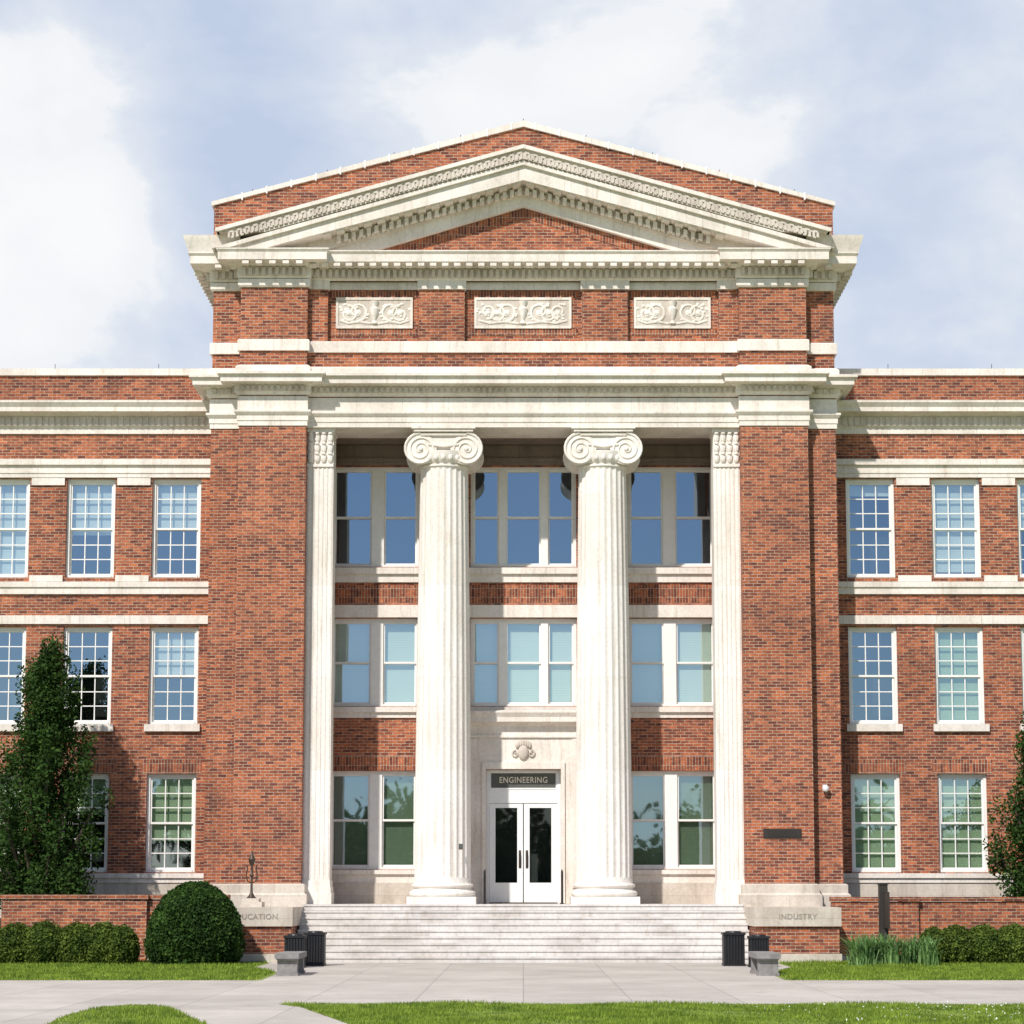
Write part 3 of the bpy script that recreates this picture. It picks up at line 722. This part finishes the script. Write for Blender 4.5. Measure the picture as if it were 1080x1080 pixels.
def blades(poly,bb,n,h,w=.006):
    P=np.stack([rng.uniform(bb[0],bb[1],n),rng.uniform(bb[2],bb[3],n),np.zeros(n)],1); P=P[inpoly(P,poly)]; n=len(P)
    a=rng.uniform(0,math.pi,n); d=np.stack([np.cos(a),np.sin(a),0*a],1)*w
    lean=rng.normal(size=(n,3))*h*.35; lean[:,2]=h*rng.uniform(.4,1.2,n)*(1+.5*np.sin(P[:,0]*2.1+np.sin(P[:,1]*1.7))*np.sin(P[:,1]*1.3))
    return np.stack([P-d,P+d,P+lean],1).reshape(-1,3)
V=[blades(lr,(-3.6,9,-27,-20.3),120000,.05,.008),blades(ll,(-6.2,-3,-27,-20.4),20000,.05,.008)]
ls=[(-30,-12.7),(-30,-3),(-5.8,-3),(-5.8,-6.2),(-4.95,-9),(-4.85,-12.7)]; rs=[(-x,y) for x,y in ls]
V+=[blades(ls,(-13,-4.5,-12.7,-3),50000,.06,.010),blades(rs,(4.5,13,-12.7,-3),50000,.06,.010)]
npmesh('grass_tufts',np.concatenate(V),3,'blade')
P=np.stack([rng.uniform(2,9,420),rng.uniform(-25,-20.9,420),rng.uniform(.03,.07,420)],1); P[:,0]=3+6*np.sqrt(rng.uniform(0,1,420))
npmesh('clover_flowers',leaves(P,.014),4,'white')

# ================================================================ PLANTS
def shell_bush(name,blobs,dens,size,mat,floor=0.0):
    e=empty(name); core=MB(); VV=[]
    for (cx_,cy_,cz_,rx,ry,rz) in blobs:
        core.ellip((cx_,cy_,cz_),(rx*.86,ry*.86,rz*.88),16,12)
        n=int(dens*4*math.pi*((rx*ry+rx*rz+ry*rz)/3)); d=rng.normal(size=(n,3)); d/=np.linalg.norm(d,axis=1)[:,None]
        bump=1+.06*np.sin(d[:,0]*9+cx_*3)*np.cos(d[:,2]*8+d[:,1]*7)+rng.normal(size=n)*.035
        rad=(bump-.14*rng.uniform(0,1,n)**2)[:,None]
        p=np.array([cx_,cy_,cz_])+d*rad*np.array([rx,ry,rz]); keep=p[:,2]>floor; 
        VV.append(leaves(p[keep],size,d[keep]*.6))
    core.obj('inner_growth','yew',e); npmesh('foliage',np.concatenate(VV),4,mat,e)
    return e
def cone_yew(cx_,cy_,R,Ht):
    e=empty('yew_shrub'); n=28000
    def prof(u):
        u=np.asarray(u,float)
        hi=np.clip((u-.25)/.76,0,1)**1.95; lo=np.clip((.25-u)/.25,0,1)**2*.25
        return np.clip(1-hi-lo,0,1)**.54
    a=rng.uniform(0,2*math.pi,n); z=1-(rng.uniform(0,1,n)**1.25)
    r=R*prof(z)*(1+.045*np.sin(a*7+z*9)*np.cos(z*14+a*3)+rng.normal(size=n)*.03-.1*rng.uniform(0,1,n)**2)
    p=np.stack([cx_+r*np.cos(a),cy_+r*np.sin(a),.02+z*Ht*(1+rng.normal(size=n)*.012)],1)
    nr=np.stack([np.cos(a),np.sin(a),z],1)
    npmesh('foliage',leaves(p,.042,nr*.6),4,'yew',e)
    c=MB(); c.lathe(cx_,cy_,[(max(.01,float(R*prof(u)*.86)),.0+u*Ht*.95) for u in np.linspace(0,1,14)],20); c.obj('inner_growth','yew',e)
cone_yew(k(208.5,-4.2),-4.2,1.06,Z(932,-4.2)-.02)
hl=[]
for i,(px_,w_,h_) in enumerate([(-12,24,.84),(20,22,.86),(52,22,.90),(86,21,.88),(112,19,.88),(133,16,.82)]):
    hl.append((k(px_,-4.0),-4.0+rng.uniform(-.1,.1),.32,w_/45.5*1.05,.55,h_-.32+.02))
shell_bush('clipped_hedge',hl,1900,.035,'box')
hl=[]
for i,(px_,w_,h_) in enumerate([(982,15,.80),(1005,20,.84),(1034,20,.84),(1066,22,.86),(1098,22,.86)]):
    hl.append((k(px_,-4.0),-4.0+rng.uniform(-.1,.1),.30,w_/45.5*1.05,.55,h_-.30))
shell_bush('clipped_hedge',hl,1900,.035,'box')
n=1300; P=np.stack([rng.uniform(k(895,-4.9),k(975,-4.9),n),rng.uniform(-5.6,-4.5,n),np.zeros(n)],1)
ctr=P[rng.integers(0,34,n)]; P=ctr+rng.normal(size=(n,3))*np.array([.07,.07,0]); 
a=rng.uniform(0,6.28,n); ln=rng.uniform(.3,.78,n); le=rng.uniform(.1,.7,n)
tip=P+np.stack([np.cos(a)*ln*le,np.sin(a)*ln*le,ln*(1-.3*le)],1); mid=P+np.stack([np.cos(a)*ln*le*.3,np.sin(a)*ln*le*.3,ln*.6],1); w=np.stack([-np.sin(a),np.cos(a),0*a],1)*.018
npmesh('iris_clump',np.stack([P-w,P+w,mid+w,mid-w, mid-w,mid+w,tip+w*.15,tip-w*.15],1).reshape(-1,3),4,'iris')

def tree(name,x,y,z0,H_,R,nl,ls,env,seed,nb=26,mat='leaf'):
    global rng
    old=rng; rng=np.random.default_rng(seed); e=empty(name); tr=MB()
    pts=[(x+rng.normal()*.04,y+rng.normal()*.04,z0+H_*.95*i/8) for i in range(9)]
    tr.tube(pts,[H_*.022*(1-.1*i) for i in range(9)],9)
    C=[];S=[]
    for i in range(nb):
        u=.06+.92*(i+rng.uniform(0,.8))/nb; a=i*2.4+rng.uniform(-.4,.4); r=R*env(u)*rng.uniform(.72,1.15)
        zb_=z0+H_*max(.04,u-.28*r/max(R,.01)); tipz=z0+H_*u
        tip=(x+math.cos(a)*r*.85,y+math.sin(a)*r*.60,tipz)
        mid=(x+math.cos(a)*r*.5,y+math.sin(a)*r*.35,zb_+(tipz-zb_)*.35)
        tr.tube([(x,y,zb_),mid,tip],[.012*H_*(1-u*.6),.007*H_,.003*H_],6)
        for q in range(7):
            f=rng.uniform(.2,1.12); c=np.array([x,y,zb_])*(1-f)+np.array(tip)*f+rng.normal(size=3)*R*.08
            C.append(c); S.append(R*rng.uniform(.08,.17))
    C=np.array(C);S=np.array(S); idx=rng.integers(0,len(C),nl)
    g=rng.normal(size=(nl,3)); g/=np.maximum(1,np.linalg.norm(g,axis=1)/1.9)[:,None]
    p=C[idx]+g*S[idx][:,None]*np.array([.7,.7,1.15])
    p=p[p[:,2]>z0+.02]
    npmesh('leaves',leaves(p,ls,np.array([[0,-.5,.7]])),4,mat,e); tr.obj('trunk_and_limbs','bark',e); rng=old
    return e
env=lambda u: (min(1,.88+.5*u) if u<.42 else max(.16,.92-((u-.42)/.58)*1.0) if u<.72 else max(.14,.42-(u-.72)*.9))
tree('deciduous_tree',k(46,-.7),-.55,.95,Z(690,-.5)-.95,1.60,56000,.050,env,3,54)
tree('deciduous_tree',k(1106,-.7),-.55,.95,Z(726,-.5)-.95,1.50,44000,.050,env,8,46)
# tree belt across the campus green, opposite the building
P=[]
for i in range(40):
    cx_=-100+5*i+rng.uniform(-2,2); h_=rng.uniform(7,11)+(4 if cx_<-14 else -1); cy_=-150+rng.uniform(-6,6)
    for j in range(12):
        c=np.array([cx_+rng.normal()*2.2,cy_+rng.normal()*2,h_*rng.uniform(.15,.85)])
        P.append(c+rng.normal(size=(240,3))*np.array([1.5,1.5,1.3]))
npmesh('distant_tree_belt',leaves(np.concatenate(P),.5),4,'leaf')

# ================================================================ SKY / LIGHT
sun_dir=Vector((-.48,-.95,1.0)).normalized()
el=math.asin(sun_dir.z); az=math.atan2(sun_dir.x,sun_dir.y)
w=bpy.data.worlds.new('World'); bpy.context.scene.world=w; w.use_nodes=True; nt=w.node_tree; nt.nodes.clear()
out=N(nt,'ShaderNodeOutputWorld'); sk=nt.nodes.new('ShaderNodeTexSky'); sk.sky_type='NISHITA'; sk.sun_disc=False
sk.sun_elevation=el; sk.sun_rotation=az; sk.air_density=1.0; sk.dust_density=.4; sk.ozone_density=3
bg=N(nt,'ShaderNodeBackground',Strength=.11); L(nt,sk.outputs[0],bg.inputs[0])
tc=nt.nodes.new('ShaderNodeTexCoord'); D_=tc.outputs['Generated']
mp=nt.nodes.new('ShaderNodeMapping'); mp.inputs['Scale'].default_value=(1,1,1.5); mp.inputs['Location'].default_value=(.35,.2,.1); L(nt,D_,mp.inputs[0])
n1=N(nt,'ShaderNodeTexNoise',Scale=8,Detail=9,Roughness=.56,Distortion=.2); L(nt,mp.outputs[0],n1.inputs['Vector'])
def math_(op,a,b_):
    m=nt.nodes.new('ShaderNodeMath'); m.operation=op
    for i,v in enumerate((a,b_)):
        if hasattr(v,'links'): L(nt,v,m.inputs[i])
        else: m.inputs[i].default_value=v
    return m.outputs[0]
val=n1.outputs[0]
def cloudbank(px_,py_,rad,amp):
    global val
    u=(px_-CX)/F; v=(PY-py_)/F; d=Vector((u,CT-v*ST,ST+v*CT)).normalized()
    vm=nt.nodes.new('ShaderNodeVectorMath'); vm.operation='DISTANCE'; L(nt,D_,vm.inputs[0]); vm.inputs[1].default_value=d
    mr=N(nt,'ShaderNodeMapRange'); mr.interpolation_type='SMOOTHSTEP'; mr.inputs['From Max'].default_value=rad; mr.inputs['To Min'].default_value=amp; mr.inputs['To Max'].default_value=0
    L(nt,vm.outputs['Value'],mr.inputs[0]); val=math_('ADD',val,mr.outputs[0])
for c_ in ((20,250,.12,.26),(130,200,.06,.12),(670,110,.08,.18),(770,170,.05,.12),(230,80,.14,-.10),(960,330,.10,-.16),(330,200,.08,-.08),(480,30,.10,.0),(930,110,.10,-.02),(1040,230,.06,.12)): cloudbank(*c_)
cc=ramp(nt,val,[(.28,(.54,.63,.80)),(.43,(.65,.72,.85)),(.54,(.76,.81,.89)),(.60,(.90,.92,.95)),(.8,(.98,.98,.985))])
bg2=N(nt,'ShaderNodeBackground',Strength=1.0); L(nt,cc.outputs[0],bg2.inputs[0])
sp=nt.nodes.new('ShaderNodeSeparateXYZ'); L(nt,D_,sp.inputs[0])
mr=N(nt,'ShaderNodeMapRange'); mr.inputs['From Min'].default_value=-.5; mr.inputs['From Max'].default_value=.2; mr.inputs['To Min'].default_value=.12; mr.inputs['To Max'].default_value=.97; L(nt,sp.outputs[1],mr.inputs[0])
mx=N(nt,'ShaderNodeMixShader'); L(nt,mr.outputs[0],mx.inputs[0]); L(nt,bg.outputs[0],mx.inputs[1]); L(nt,bg2.outputs[0],mx.inputs[2]); L(nt,mx.outputs[0],out.inputs[0])
sl=bpy.data.lights.new('sun','SUN'); sl.energy=4.5; sl.angle=math.radians(1.2); sl.color=(1,.95,.89)
so=bpy.data.objects.new('sun',sl); so.rotation_euler=(-sun_dir).to_track_quat('-Z','Y').to_euler(); bpy.context.scene.collection.objects.link(so)
cd=bpy.data.cameras.new('camera'); cd.sensor_width=36; cd.lens=F/1080*36; cd.shift_y=(PY-540)/1080; cd.shift_x=(540-CX)/1080; cd.clip_end=5000; cd.clip_start=.5
co=bpy.data.objects.new('camera',cd); co.location=(0,-D,EYE); co.rotation_euler=(math.pi/2+T,0,0); bpy.context.scene.collection.objects.link(co)
sc=bpy.context.scene; sc.camera=co
sc.view_settings.view_transform='Standard'; sc.view_settings.look='None'; sc.view_settings.exposure=0
